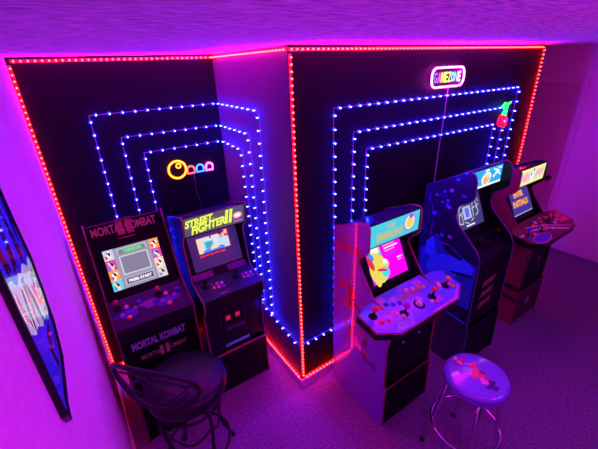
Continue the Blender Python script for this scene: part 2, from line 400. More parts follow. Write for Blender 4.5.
# ---- shared four-player cabinet body -------------------------------------------------
def four_player(name, label, X, panel_m, trim_col, marq_art, scr_art, deck_m, deck_art, front_art, riser_m, side_art, coat_deck=True):
    x0, x1 = X-.242, X+.242; y0 = -.60
    prof = [(-.07, 0), (-.60, 0), (-.60, .365), (-.585, .375), (-.585, .72), (-.63, .90), (-.62, .955), (-.45, 1.0), (-.345, 1.135), (-.30, 1.205), (-.308, 1.24),
            (-.365, 1.285), (-.385, 1.315), (-.382, 1.46), (-.365, 1.485), (-.30, 1.478), (-.07, 1.375)]
    root, w, T = cabinet(name, label, x0, x1, prof, y0, panel_m, trim_col, side_art)
    # riser board and lower front
    def fr(mb, fc, L): front_art(mb, fc, L)
    o, _, _ = slab(root, 'riser_front', (-.597, .002), (-.597, .36), T, w-T, y0, .012, riser_m)
    MB().box((T, -.60-y0-.001, .345), (w-T, -.60-y0+.010, .353), trim_col).build('riser_trim', root)
    slab(root, 'front_panel', (-.578, .37), (-.578, .90), T, w-T, y0, .012, blkm, fr)
    slab(root, 'back_panel', (-.075, 1.37), (-.075, .01), T, w-T, y0, .010, blkm)
    slab(root, 'top_panel', (-.36, 1.475), (-.08, 1.368), T, w-T, y0, .010, mat('top_board', (.02, .02, .05), .3, coat=.4))
    # screen bezel, screen
    slab(root, 'screen_bezel', (-.40, 1.0), (-.235, 1.33), T, w-T, y0, .010, blkg)
    mb = MB(); fc = lineface((-.40, 1.0), (-.235, 1.33), 0, y0); fc.o += fc.n*.002; scr_art(mb, fc, w)
    mb.build('screen', root)
    # marquee
    slab(root, 'marquee_soffit', (-.235, 1.325), (-.372, 1.318), T, w-T, y0, .008, blk)
    mb = MB(); mb.box((T, -.372-y0, 1.322), (w-T, -.345-y0, 1.474), blk)
    fm = Face((0, -.3725-y0, 1.322), (1, 0, 0), (0, 0, 1), (0, -1, 0)); marq_art(mb, fm, w, .152)
    mb.build('marquee', root)
    # control deck: wide board with clipped front corners
    a, b = (-.71, .945), (-.43, .998); fd = lineface(a, b, w/2, y0); L = math.hypot(.28, .053)
    outl = [(-.275, 0), (.275, 0), (.402, .075), (.402, .235), (.33, .265), (.235, .265), (.235, L), (-.235, L), (-.235, .265), (-.33, .265), (-.402, .235), (-.402, .075)]
    mb = MB(); mb.prism([fd.P(u, v) for u, v in outl], -fd.n*.055, blk)
    ins = [(u*.985, v*.975+.004) for u, v in outl]; fd.poly(mb, ins, deck_m, .0012)
    deck_art(mb, fd)
    deck = mb.build('control_deck', root)
    mbt = MB(); mbt.tube([fd.P(u, v, -.003) for u, v in outl], .0035, trim_col, 6, closed=True); mbt.build('deck_edge', deck)
    return root, deck, fd

# materials used on cabinets
trim_o = mat('edge_orange', (.32, .09, .05), .3, coat=.5)
trim_r = mat('edge_red', (.16, .015, .03), .3, coat=.5)
trim_p = mat('edge_violet', (.10, .03, .22), .3, coat=.5)
cy = glow('lit_cyan', (.07, .62, .80), 1.0); ye = glow('lit_yellow', (.95, .80, .10), .9); yg = glow('lit_gold', (.60, .56, .16), .95)
mg = glow('lit_magenta', (.95, .0, .78), 1.15); wh = glow('lit_white', (.9, .95, 1.), 1.1); pk = glow('lit_pink', (1., .35, .55), 1.0)
rdl = glow('lit_red', (.9, .03, .03), .9); bll = glow('lit_blue', (.03, .25, .95), 1.0); skb = glow('lit_sky', (.02, .45, 1.), .95); tel = glow('lit_teal', (.05, .75, .85), 1.)
pup = glow('lit_purple', (.45, .03, .9), 1.); nvy = glow('lit_navy', (.02, .02, .22), .9); org = glow('lit_orange', (1., .38, .02), 1.)
gry = glow('lit_grey', (.30, .36, .42), .95); lgr = glow('lit_light_grey', (.62, .70, .78), .95); dgr = glow('lit_dark_grey', (.07, .09, .11), .8)
mgr = glow('lit_mid_grey', (.20, .25, .29), .9); grn = glow('lit_green', (.04, .95, .10), 1.1); crm = glow('lit_cream', (.95, .72, .42), 1.); blkl = glow('lit_black', (.01, .01, .02), .3)

# ---- bright pink four-player machine (beside the corner)
pinkside = mat('side_violet', (.19, .12, .55), .35, coat=.8)
art_r = mat('side_art_red', (.48, .015, .05), .3, coat=1.); art_d = mat('side_art_dark', (.10, .02, .10), .3, coat=1.); art_p = mat('side_art_pink', (.95, .15, .65), .3, coat=1.)
def side1(mb, f, y0):
    # f: u runs toward the front from the base front (u = -(y - y0)), v up
    q = lambda y: -(y-y0)
    f.text(mb, 'THE', q(-.135), 1.315, .07, .035, art_r, .0016, bold=.03)
    f.text(mb, 'SIMPSONS', q(-.095), 1.225, .25, .06, art_r, .0016, rot=.10, bold=.04, shear=.1)
    for i, (y, z, a, b, m_, ro) in enumerate([(-.16, .97, .05, .03, art_r, .4), (-.25, .95, .05, .07, art_r, -.2), (-.28, .87, .06, .04, art_d, .3), (-.22, .85, .03, .06, art_r, .1), (-.34, .84, .025, .05, art_d, .6),
            (-.28, .72, .05, .05, art_r, 0), (-.20, .66, .06, .03, art_r, .5), (-.36, .68, .05, .03, art_r, -.4), (-.40, .62, .03, .06, art_d, -.3), (-.32, .56, .065, .062, art_p, 0), (-.26, .62, .03, .05, art_r, .2),
            (-.42, .54, .035, .03, art_r, 0), (-.45, .48, .08, .022, art_d, .25), (-.40, .50, .03, .045, art_d, .5), (-.49, .47, .025, .03, art_d, 0)]):
        f.ell(mb, q(y), z, a*.74, b*.74, m_, .001+i*.00008, ro, 18, .25, i+3)
    f.poly(mb, [(q(-.07), .375), (q(-.597), .372), (q(-.597), .364), (q(-.07), .367)], trim_o, .0015)
def marq1(mb, f, w, h):
    f.rect(mb, .018, .004, w-.018, h-.004, cy)
    f.text(mb, 'THE', .15, .095, .085, .034, yg, .002, bold=.03)
    f.text(mb, 'SIMPSONS', .075, .026, .235, .056, yg, .002, bold=.05)
    f.ell(mb, .372, .085, .052, .056, pup, .0015); f.ell(mb, .372, .085, .045, .049, wh, .0018); f.ell(mb, .372, .083, .036, .040, ye, .0022)
    f.ell(mb, .38, .125, .018, .014, pup, .0026)
def scr1(mb, f, w):
    u0, v0, u1, v1 = .075, .045, .40, .318
    f.rect(mb, u0, v0, u1, v1, mg, .001)
    for i, (u, v, a, b, m_, ro) in enumerate([(.155, .235, .050, .06, ye, 0), (.175, .165, .042, .07, ye, .2), (.115, .115, .040, .09, ye, .1), (.165, .085, .055, .045, ye, 0), (.215, .15, .030, .034, ye, 0),
            (.20, .10, .032, .038, tel, .4), (.105, .225, .022, .03, bll, .5), (.095, .185, .018, .05, rdl, .3), (.19, .225, .012, .014, tel, 0), (.165, .255, .018, .020, wh, 0), (.135, .262, .015, .017, wh, 0),
            (.215, .165, .016, .017, wh, 0), (.175, .12, .045, .010, rdl, -.3)]):
        f.ell(mb, u, v, a, b, m_, .0015+i*.0003, ro, 20, .06, i)
    for i, (u, v, l) in enumerate([(.24, .285, .07), (.23, .262, .11), (.235, .243, .13), (.235, .224, .10), (.33, .155, .05), (.33, .138, .04)]):
        f.rect(mb, u, v, u+l, v+.008, pk if i % 2 else wh, .003)
    f.rect(mb, .24, .195, .33, .210, pup, .003); f.rect(mb, .19, .298, .25, .308, pup, .003)
deck1m = mat('deck_blue', (.10, .22, .85), .32, coat=.5)
def art1(mb, f):
    ly = mat('deck_gold', (.30, .20, .12), .4); lp = mat('deck_lilac', (.45, .18, .62), .4); lc = mat('deck_pale', (.25, .55, .72), .4); lpk = mat('deck_pink', (.65, .15, .55), .4)
    f.text(mb, 'THE', -.05, .225, .07, .028, ly, .002, bold=.03); f.text(mb, 'SIMPSONS', -.085, .168, .19, .045, ly, .002, bold=.05)
    f.rect(mb, -.235, .225, -.165, .268, lp, .002); f.rect(mb, .105, .222, .175, .262, lp, .002)
    f.poly(mb, [(-.30, .02), (-.15, .004), (-.10, .075), (-.20, .10)], lc, .002)
    f.ell(mb, -.225, .038, .028, .020, mat('deck_ring', (.6, .65, .5), .4), .0025); f.ell(mb, -.225, .038, .020, .014, lc, .003)
    f.poly(mb, [(.02, .006), (.26, .006), (.375, .08), (.37, .09), (.25, .022), (.02, .018)], lpk, .002)
    for i, (u, v) in enumerate([(-.33, .14), (-.20, .13), (.15, .065), (.33, .12), (-.12, .215), (.03, .13)]):
        f.ell(mb, u, v, .028, .02, lp, .0022+i*.0001, .3, 14, .15, i)
def front1(mb, f, L):
    c = mat('coin_lamp', (.03, .02, .05), .3, emit=(.15, .08, .8), estr=.9)
    for u in (.17, .33): f.ell(mb, u, .30, .006, .007, c, .002)
    f.frame(mb, .13, .20, .21, .38, .004, blkg, .002); f.frame(mb, .29, .20, .37, .38, .004, blkg, .002)
MATS['inner_panel'] = mat('inner_wall_glossy', (.02, .010, .04), .3, spec=.3)
root, deck, fd = four_player('arcade_cabinet', 'violet-sided four-player arcade machine with cyan lit marquee beside the projecting corner', .504, pinkside, trim_o, marq1, scr1, deck1m, art1, front1, blkm, side1)
red_b = mat('button_red', (.85, .03, .05), .25, coat=.6); wht_b = mat('button_white', (.80, .78, .72), .25, coat=.6); ylw_b = mat('button_yellow', (.85, .60, .15), .25, coat=.6)
blu_b = mat('button_blue', (.03, .10, .65), .25, coat=.6); pur_b = mat('button_purple', (.30, .03, .40), .25, coat=.6); org_b = mat('button_orange', (.9, .25, .06), .25, coat=.6)
pnk_b = mat('button_pink', (.85, .25, .55), .25, coat=.6)
for (u, v, m_) in ((-.33, .178, red_b), (-.145, .098, pur_b), (.122, .100, red_b), (.288, .122, ylw_b)):
    joystick(deck, fd.P(u, v), fd.n, m_, s=1.15)
for (u, v, m_) in ((-.316, .118, red_b), (-.268, .108, red_b), (-.235, .20, red_b), (-.19, .205, blu_b), (-.150, .185, blu_b), (-.105, .170, blu_b), (-.19, .118, pnk_b), (-.165, .085, pnk_b),
        (.02, .228, wht_b), (.068, .215, wht_b), (.115, .205, ylw_b), (.150, .195, ylw_b), (.09, .075, wht_b), (.125, .060, pnk_b), (.255, .145, wht_b), (.335, .095, ylw_b), (.27, .165, ylw_b)):
    button(deck, fd.P(u, v), fd.n, m_, .0165)
tbm = MB().lathe([(.036, 0), (.036, .004), (.028, .006)], (0, 0, 0), blk, 16, fd.n).ball(fd.n*.004, .025, wht_b, 14, fd.n); tbm.build('trackball', deck, fd.P(-.005, .100))

# ---- red four-player machine at the far right
redside = mat('side_red', (.26, .035, .09), .35, coat=.4)
MATS['inner_panel'] = mat('inner_wall_black', (.005, .004, .006), .4, spec=.15)
def side4(mb, f, y0):
    q = lambda y: -(y-y0); d = mat('side_art_black', (.02, .01, .03), .4)
    f.poly(mb, [(q(-.07), .47), (q(-.59), .42), (q(-.59), .375), (q(-.07), .375)], d, .001)
    f.poly(mb, [(q(-.07), .33), (q(-.598), .30), (q(-.598), .26), (q(-.07), .28)], d, .001)
def marq4(mb, f, w, h):
    f.rect(mb, .018, .004, w-.018, h-.004, glow('lit_pale_yellow', (.95, .90, .28), 1.))
    f.rect(mb, .03, .03, w-.03, h-.03, glow('lit_cream2', (.85, .80, .62), 1.), .0015)
    pr_ = glow('lit_rose', (.95, .40, .45), 1.)
    f.text(mb, 'NBA', .045, .035, .15, .085, pr_, .002, bold=.06, shear=.15); f.text(mb, 'JAM', .275, .035, .155, .085, pr_, .002, bold=.06, shear=.15)
    f.ell(mb, .235, .07, .028, .05, glow('lit_ice', (.6, .85, 1.), 1.2), .0025, .2, 18, .15, 2); f.ell(mb, .245, .125, .012, .012, blkl, .003); f.ell(mb, .215, .09, .008, .02, blkl, .003)
def scr4(mb, f, w):
    u0, v0, u1, v1 = .075, .045, .40, .318
    f.rect(mb, u0, v0, u1, v1, glow('lit_indigo', (.045, .03, .33), 1.), .001); f.rect(mb, u0, v0, u1, v0+.006, lgr, .002); f.rect(mb, u1-.004, v0, u1, v1, mgr, .002)
    f.text(mb, 'ENTER', .14, .20, .17, .055, org, .003, bold=.06); f.text(mb, 'INITIALS', .10, .115, .26, .060, org, .003, bold=.06)
deck4m = mat('deck_red', (.18, .010, .03), .4, coat=.2)
def art4(mb, f):
    bl_ = mat('deck4_blue', (.05, .03, .40), .35, coat=.5); wl = mat('deck4_line', (.75, .35, .45), .4); dk = mat('deck4_dark', (.08, .01, .03), .35); rr = mat('deck4_bright', (.80, .03, .08), .35, coat=.5)
    f.ell(mb, -.22, .06, .13, .048, wl, .0018, 0); f.ell(mb, -.22, .06, .12, .042, bl_, .0022, 0)
    f.poly(mb, [(-.39, .15), (-.2, .155), (0, .10), (.15, .012), (.20, .012), (.02, .12), (-.18, .175), (-.39, .17)], wl, .002)
    f.poly(mb, [(-.2, .21), (0, .15), (.25, .025), (.26, .03), (.02, .165), (-.2, .22)], wl, .002)
    f.poly(mb, [(.235, .10), (.38, .08), (.38, .235), (.28, .235)], rr, .0016); f.ell(mb, .25, .225, .05, .03, dk, .002)
    f.poly(mb, [(-.20, .16), (.10, .08), (.15, .20), (-.10, .26)], dk, .0016)
def front4(mb, f, L):
    pc = mat('front4_art', (.12, .03, .10), .5); f.poly(mb, [(.02, .50), (.14, .34), (.07, .03), (.02, .03)], mat('front4_dark_red', (.06, .01, .03), .5), .001)
    f.frame(mb, .25, .12, .38, .36, .004, pc, .002); f.ell(mb, .31, .24, .03, .06, pc, .002, .3, 14, .3, 4)
riser4 = mat('riser_red', (.06, .01, .02), .5)
root, deck, fd = four_player('arcade_cabinet', 'red-sided four-player arcade machine with yellow lit marquee nearest the white door', 2.262, redside, trim_r, marq4, scr4, deck4m, art4, front4, riser4, side4)
for (u, v, m_) in ((-.30, .15, blu_b), (-.12, .12, org_b), (.12, .17, red_b), (.27, .20, red_b)): joystick(deck, fd.P(u, v), fd.n, m_)
for (u, v, m_) in ((-.34, .12, blu_b), (-.25, .17, pur_b), (-.22, .12, pnk_b), (-.08, .20, org_b), (-.02, .215, wht_b), (-.05, .16, blu_b), (.0, .12, pnk_b), (.04, .09, wht_b), (.10, .235, org_b), (.16, .125, wht_b), (.18, .215, org_b), (.22, .14, pnk_b), (.31, .15, red_b), (.05, .20, red_b)):
    button(deck, fd.P(u, v), fd.n, m_, .0165)
mb = MB(); fz = lineface((-.597, .002), (-.597, .36), 0, -.60); wa = mat('riser_emblem', (.45, .35, .45), .5)
fz.poly(mb, [(.15+.10+.06*math.cos(i*PI/5+.3)*(1 if i % 2 else .4), .19+.07*math.sin(i*PI/5+.3)*(1 if i % 2 else .4)) for i in range(10)], wa, .002)
mb.build('riser_emblem', root)

# ---- slim two-player cabinets in the alcove --------------------------------------------
# fighting game with the yellow lit marquee (right of the alcove)
x0, x1, y0 = -.585, -.12, .31
MATS['inner_panel'] = mat('inner_wall_dark', (.008, .006, .01), .35, spec=.2)
prof = [(.81, 0), (.31, 0), (.31, .385), (.328, .395), (.332, .76), (.268, .85), (.266, .925), (.42, .955), (.47, .975), (.525, 1.24), (.52, 1.275), (.458, 1.335), (.435, 1.47), (.445, 1.485), (.81, 1.375)]
side3 = mat('side_blackblue', (.012, .010, .025), .3, coat=.3)
r3, w, T = cabinet('arcade_cabinet', 'black arcade machine with yellow-lettered lit marquee in the right half of the alcove', x0, x1, prof, y0, side3, mat('edge_tan', (.26, .12, .12), .3, coat=.5))
slab(r3, 'riser_front', (.318, .003), (.318, .38), T, w-T, y0, .012, blkm)
MB().box((0, .306-y0, .380), (w, .32-y0, .392), mat('riser_edge', (.35, .14, .16), .4)).build('riser_trim', r3)
gloss3 = mat('front_gloss_black', (.006, .005, .010), .2, spec=.25)
def fr3(mb, f, L):
    vi = mat('front3_violet', (.16, .14, .75), .4, emit=(.12, .10, .8), estr=.25); rd = mat('coin_red', (.5, .02, .05), .4, emit=(.8, .02, .10), estr=.35); gl = mat('coin_outline', (.06, .05, .10), .35)
    f.text(mb, 'CAPCOM', .135, .018, .195, .030, vi, .002, bold=.06)
    f.rect(mb, .165, .26, .20, .30, rd, .002); f.rect(mb, .24, .26, .275, .30, rd, .002)
    f.frame(mb, .12, .20, .32, .38, .003, gl, .0015); f.rect(mb, .16, .165, .31, .19, gl, .002); f.rect(mb, .15, .36, .30, .366, vi, .002)
    f.frame(mb, .02, .02, w-.02, .43, .002, gl, .001)
slab(r3, 'front_panel', (.340, .395), (.340, .83), T, w-T, y0, .012, gloss3, fr3)
o, fd, L = slab(r3, 'control_deck', (.272, .922), (.475, .968), T*.3, w-T*.3, y0, .030, mat('deck3', (.025, .018, .045), .35, spec=.3),
    lambda mb, f, L: (f.rect(mb, .015, .012, w-.015, L-.01, mat('deck3_panel', (.035, .025, .07), .35, spec=.3), .001), f.rect(mb, .14, .02, .20, .032, pur_b, .002)))
MB().box((T, .272-y0, .80), (w-T, .30-y0, .918), blk).build('deck_apron', r3)
for u in (.075, .305): joystick(o, fd.P(u, .13), fd.n, blk, s=1.05)
for bu in (.125, .355):
    for i, m_ in enumerate((pur_b, pnk_b, wht_b, org_b, pnk_b, pur_b)):
        button(o, fd.P(bu+(i % 3)*.033, .10+(.035 if i < 3 else 0)-(i % 3)*.006, 0), fd.n, m_, .013)
slab(r3, 'speaker_panel', (.478, .968), (.515, 1.005), T, w-T, y0, .006, blk)
mb = MB(); fs = lineface((.474, .972), (.511, 1.009), 0, y0); sp = mat('speaker_strip', (.17, .06, .12), .5)
fs.rect(mb, .022, .002, .175, .050, sp, .002); mb.build('speaker_grille', r3)
mb = MB(); fs.rect(mb, .285, .002, .435, .050, sp, .002); mb.build('speaker_grille', r3)
slab(r3, 'screen_bezel', (.505, .985), (.625, 1.335), T, w-T, y0, .010, blkg)
mb = MB(); f = lineface((.505, .985), (.625, 1.335), 0, y0); f.o += f.n*.002
f.rect(mb, .055, .035, .425, .335, glow('screen_navy', (.035, .018, .13), .85), .001)
f.rect(mb, .115, .155, .355, .268, glow('lit_tan', (.80, .62, .42), 1.), .0015); f.rect(mb, .145, .17, .30, .262, glow('lit_window', (.72, .75, .85), 1.), .0018)
f.rect(mb, .115, .155, .148, .262, crm, .002); f.rect(mb, .165, .175, .235, .235, tel, .0022); f.rect(mb, .175, .185, .225, .228, glow('lit_dteal', (.04, .38, .45), 1.), .0025)
f.ell(mb, .305, .20, .04, .045, glow('lit_paleblue', (.5, .75, .95), 1.), .0028, .2, 18, .1, 1); f.ell(mb, .30, .25, .017, .018, glow('lit_skin', (.65, .35, .25), 1.), .0032); f.ell(mb, .295, .268, .016, .008, blkl, .0035)
f.poly(mb, [(.15, .155), (.32, .155), (.30, .178), (.20, .182), (.15, .17)], bll, .003); f.poly(mb, [(.20, .165), (.27, .17), (.25, .20), (.215, .195)], crm, .0034)
f.rect(mb, .325, .235, .355, .290, rdl, .0034); f.rect(mb, .330, .255, .350, .280, crm, .0036); f.rect(mb, .215, .25, .225, .268, blkl, .003)
for i, (u, l) in enumerate([(.115, .035), (.155, .03), (.19, .02), (.215, .045), (.268, .04)]): f.rect(mb, u, .128+.002*(i % 2), u+l, .143, rdl, .003)
mb.build('screen', r3)
slab(r3, 'marquee_soffit', (.62, 1.33), (.468, 1.325), T, w-T, y0, .008, blk)
mb = MB(); a, b = (.462, 1.335), (.442, 1.475); f = lineface(a, b, 0, y0); L = math.hypot(.02, .14)
mb.prism([f.P(T, 0), f.P(w-T, 0), f.P(w-T, L), f.P(T, L)], -f.n*.03, blk)
f.rect(mb, T+.002, .002, w-T-.002, L-.002, glow('sf_backing', (.10, .09, .14), .9), .001)
rnd = random.Random(3)
for i in range(46):
    f.poly(mb, [(u, v) for u, v in [(lambda cu, cv, s: (cu+s*.8, cv))(0, 0, 0)]] * 0 or (lambda cu, cv, s: [(cu-s, cv-s*.2), (cu+s*.3, cv-s*.6), (cu+s, cv+s*.3), (cu-s*.2, cv+s*.5)])(rnd.uniform(.035, w-.035), rnd.uniform(.014, L-.014), rnd.uniform(.005, .014)),
           rnd.choice([glow('mq_pink', (.6, .1, .35), .8), glow('mq_blue', (.08, .15, .45), .8), glow('mq_grey', (.30, .28, .30), .9), glow('mq_orange', (.7, .25, .05), .8), glow('mq_dark', (.02, .02, .03), .8)]), .0015+i*.00002)
yl = glow('mq_lime', (.80, .90, .06), 1.1)
f.text(mb, 'STREET', .024, .066, .20, .056, yl, .004, rot=.07, bold=.05, shear=.3); f.text(mb, 'FIGHTER', .060, .008, .245, .064, yl, .0045, rot=.09, bold=.05, shear=.3)
f.text(mb, 'II', .295, .026, .066, .106, yl, .005, bold=.04, shear=.15); f.ell(mb, .395, .07, .034, .026, pk, .003); f.rect(mb, .365, .020, .43, .030, glow('mq_hot', (.9, .1, .5), 1.), .003)
f.rect(mb, .375, .058, .415, .080, wh, .0035); mb.build('marquee', r3)
slab(r3, 'top_panel', (.447, 1.478), (.80, 1.372), T, w-T, y0, .010, MATS['top_board'])
slab(r3, 'back_panel', (.80, 1.37), (.80, .01), T, w-T, y0, .010, blkm)

# black machine with the unlit title panel (left of the alcove)
x0, x1, y0 = -1.115, -.635, .25
MATS['inner_panel'] = mat('mk_panel', (.010, .006, .010), .4, spec=.12)
prof = [(.80, 0), (.25, 0), (.25, .375), (.268, .39), (.275, .84), (.262, .89), (.266, .955), (.43, 1.04), (.475, 1.10), (.62, 1.38), (.675, 1.50), (.80, 1.44)]
r4, w, T = cabinet('arcade_cabinet', 'black arcade machine with unlit red title panel and grey menu screen beside left wall', x0, x1, prof, y0, MATS['mk_panel'], mat('edge_crimson', (.16, .02, .04), .3, coat=.5))
slab(r4, 'riser_front', (.256, .003), (.256, .375), T, w-T, y0, .012, blkm)
vio = mat('front_text_violet', (.16, .07, .30), .45, emit=(.20, .07, .38), estr=.07); drd = mat('front_text_red', (.20, .04, .10), .5, emit=(.25, .04, .12), estr=.12)  # printed lettering with slight emission put in; not a lamp
def fr4(mb, f, L):
    f.text(mb, 'MORTAL KOMBAT', .065, .385, .33, .060, vio, .002, bold=.06)
    f.text(mb, 'MORTAL', .10, .295, .12, .034, drd, .002, bold=.02); f.text(mb, 'KOMBAT', .265, .295, .12, .034, drd, .002, bold=.02); f.text(mb, 'II', .215, .275, .06, .075, drd, .0025, bold=.03)
slab(r4, 'front_panel', (.280, .385), (.280, .90), T, w-T, y0, .012, mat('mk_front', (.003, .003, .004), .5, spec=.1), fr4)
MB().box((T, .268-y0, .86), (w-T, .30-y0, .945), mat('mk_apron', (.010, .006, .012), .4, spec=.15)).build('deck_apron', r4)
def dk4(mb, f, L):
    f.rect(mb, .014, .008, w-.014, L-.006, mat('mk_deck_art', (.025, .016, .04), .4, spec=.2), .001)
    for i, (u, v, a, b, m_) in enumerate([(.10, .10, .07, .03, 'x'), (.33, .10, .08, .03, 'x'), (.23, .12, .05, .03, 'y')]): f.ell(mb, u, v, a, b, mat('mk_deck_blue', (.03, .05, .28), .35) if m_ == 'x' else mat('mk_deck_purple', (.12, .04, .2), .35), .0015, 0, 16, .2, i)
o, fd, L = slab(r4, 'control_deck', (.270, .953), (.470, 1.045), T*.3, w-T*.3, y0, .030, mat('mk_deck', (.02, .012, .03), .4, spec=.2), dk4)
for u in (.045, .292): joystick(o, fd.P(u+.01, .165), fd.n, mat('ball_darkred', (.35, .02, .05), .25, coat=.5), s=1.05)
for bu in (.105, .345):
    for du, dv, m_ in ((0, .15, pnk_b), (.045, .12, pur_b), (.0, .07, org_b), (.075, .155, blu_b), (-.035, .10, pur_b)):
        button(o, fd.P(bu+du, dv), fd.n, m_, .0145)
def bz4(mb, f, L):
    tr = mat('mk_title_red', (.24, .03, .06), .45, emit=(.30, .03, .07), estr=.22); tv = mat('mk_small_violet', (.25, .12, .45), .45, emit=(.25, .1, .5), estr=.3)  # unlit lettering given slight emission so it shows
    f.text(mb, 'MORTAL', .040, .405, .190, .058, tr, .002, bold=.03); f.text(mb, 'KOMBAT', .238, .405, .190, .058, tr, .002, bold=.03); f.text(mb, 'II', .185, .385, .098, .105, drd2, .0015, bold=.05)
    f.rect(mb, .032, .474, .10, .480, tv, .002); f.rect(mb, .18, .362, .28, .366, tr, .002)
drd2 = mat('mk_title_dark', (.20, .01, .03), .45, emit=(.28, .01, .04), estr=.2)  # same added emission on the dark numeral
slab(r4, 'title_panel', (.487, 1.045), (.700, 1.475), T, w-T, y0, .012, mat('mk_glass', (.003, .003, .004), .3, spec=.06), bz4)
slab(r4, 'top_panel', (.695, 1.482), (.79, 1.44), T*.5, w-T*.5, y0, .010, mat('mk_top', (.05, .02, .04), .4))
slab(r4, 'back_panel', (.79, 1.43), (.79, .01), T, w-T, y0, .010, blkm)
mb = MB(); f = lineface((.487, 1.045), (.700, 1.475), 0, y0); f.o += f.n*.003
u0, u1, v0, v1 = .068, .402, .045, .310
f.rect(mb, u0, v0, u1, v1, gry, .001)
sw = .058
def strip(ua, seeds, colsq):
    k = len(colsq); hh = (v1-v0)/k
    for i, c in enumerate(colsq):
        f.rect(mb, ua, v0+hh*i, ua+sw, v0+hh*(i+1), c, .0015)
        f.ell(mb, ua+sw*.5, v0+hh*(i+.45), sw*.24, hh*.42, wh if i % 2 else crm, .002, .3*(-1)**i, 14, .25, seeds+i)
        f.ell(mb, ua+sw*.55, v0+hh*(i+.6), sw*.13, hh*.24, blkl, .0024, .5, 10, .3, seeds+i+9)
        f.ell(mb, ua+sw*.25, v0+hh*(i+.3), sw*.14, hh*.2, rdl if i % 2 else bll, .0022, .5, 10, .3, seeds+i+5)
mgl = glow('lit_plum', (.65, .05, .45), 1.); strip(u0, 1, [tel, org, mgl, lgr]); strip(u1-sw, 20, [lgr, crm, mgl, org])
f.rect(mb, .148, .262, .322, .300, lgr, .0015); f.rect(mb, .153, .262, .317, .295, mgr, .002); f.rect(mb, .156, .265, .314, .292, mgr, .0022)
f.text(mb, 'VERSION', .182, .269, .11, .020, grn, .003, bold=.05)
f.rect(mb, .148, .128, .322, .252, lgr, .0015); f.rect(mb, .156, .136, .314, .245, mgr, .002)
f.rect(mb, .148, .062, .322, .108, lgr, .0015); f.rect(mb, .153, .066, .317, .104, dgr, .002); f.text(mb, 'PRESS START', .165, .075, .14, .020, wh, .003, bold=.05)
mb.build('screen', r4)

# ---- tall black machine with the sky-blue lit marquee ------------------------------------
x0, x1, y0 = 1.15, 1.63, -.63
sw_side = mat('sw_side', (.020, .018, .10), .25, coat=.8)
MATS['inner_panel'] = mat('sw_inner', (.006, .005, .010), .35, spec=.2)
prof = [(-.10, 0), (-.63, 0), (-.625, .40), (-.612, .42), (-.61, 1.02), (-.575, 1.09), (-.40, 1.25), (-.372, 1.30), (-.375, 1.37), (-.40, 1.40), (-.475, 1.45), (-.487, 1.475), (-.483, 1.59), (-.465, 1.63), (-.43, 1.65), (-.12, 1.485), (-.10, 1.46)]
b1 = mat('sw_art_blue', (.03, .05, .75), .3, coat=.6, emit=(.01, .01, .9), estr=.45); b2 = mat('sw_art_dark', (.01, .01, .05), .3, coat=.6); b3 = mat('sw_art_violet', (.30, .06, .75), .3, coat=.6, emit=(.2, .03, .6), estr=.1)  # blue light falling on the panel put in as emission of the print
def side5(mb, f, y0):
    q = lambda y: -(y-y0)
    f.poly(mb, [(q(-.14), .55), (q(-.60), .60), (q(-.60), .98), (q(-.50), .99), (q(-.42), 1.05), (q(-.33), 1.02), (q(-.25), 1.12), (q(-.20), .98), (q(-.12), .95)], mat('sw_art_mid', (.02, .03, .45), .3, coat=.6, emit=(.01, .01, .8), estr=.15), .001)  # faint emission in this print for the same blue light
    f.ell(mb, q(-.46), .93, .12, .07, b1, .0016, .05); f.ell(mb, q(-.33), .86, .14, .09, b1, .0018, .3, 22, .15, 5); f.ell(mb, q(-.22), .97, .05, .10, b1, .002, .3, 20, .2, 6); f.ell(mb, q(-.40), 1.01, .09, .02, b2, .0022, -.3); f.ell(mb, q(-.50), .87, .10, .012, b2, .0022, .2)
    rnd = random.Random(11)
    for i in range(14):
        ya = rnd.uniform(-.44, -.16); za = rnd.uniform(1.10, 1.56)
        if za > 1.42+(-.12-ya)*.5 or (ya < -.33 and 1.18 < za < 1.46): continue
        f.ell(mb, q(ya), za, rnd.uniform(.012, .022), rnd.uniform(.010, .018), b1 if i % 4 else b3, .0018+i*.00005, 0, 10)
    for i in range(16):
        ya, za = rnd.uniform(-.42, -.14), rnd.uniform(1.02, 1.44); dy, dz_ = (rnd.uniform(.04, .12), 0) if i % 2 else (0, rnd.uniform(.05, .12))
        if za+dz_ > 1.46+(-.12-ya)*.5 or (ya < -.36 and 1.2 < za+dz_ < 1.42): continue
        f.rect(mb, q(ya), za, q(ya)-max(dy, .003), za+max(dz_, .003), b3 if i % 3 == 0 else b1, .0014)
    f.poly(mb, [(q(-.12), .50), (q(-.6), .46), (q(-.6), .47), (q(-.12), .51)], b1, .0014)
r5, w, T = cabinet('arcade_cabinet', 'tall black arcade machine with sky blue marquee and blue printed side', x0, x1, prof, y0, sw_side, trim_p, side5)
slab(r5, 'riser_front', (-.620, .003), (-.615, .40), T, w-T, y0, .012, blkm)
def fr5(mb, f, L):
    st = mat('sw_stripe', (.16, .03, .07), .5, emit=(.25, .03, .10), estr=.08); go = mat('sw_outline', (.05, .03, .06), .4)
    for v in (.12, .22, .32): f.poly(mb, [(.13, v), (.30, v+.02), (.32, v+.075), (.15, v+.055)], st, .002)
    f.frame(mb, .02, .02, w-.02, .58, .003, go, .001)
slab(r5, 'front_panel', (-.600, .42), (-.600, 1.0), T, w-T, y0, .012, blkm, fr5)
o, fd, L = slab(r5, 'control_deck', (-.600, 1.005), (-.40, 1.10), T, w-T, y0, .02, mat('sw_deck', (.010, .007, .015), .4, spec=.2))
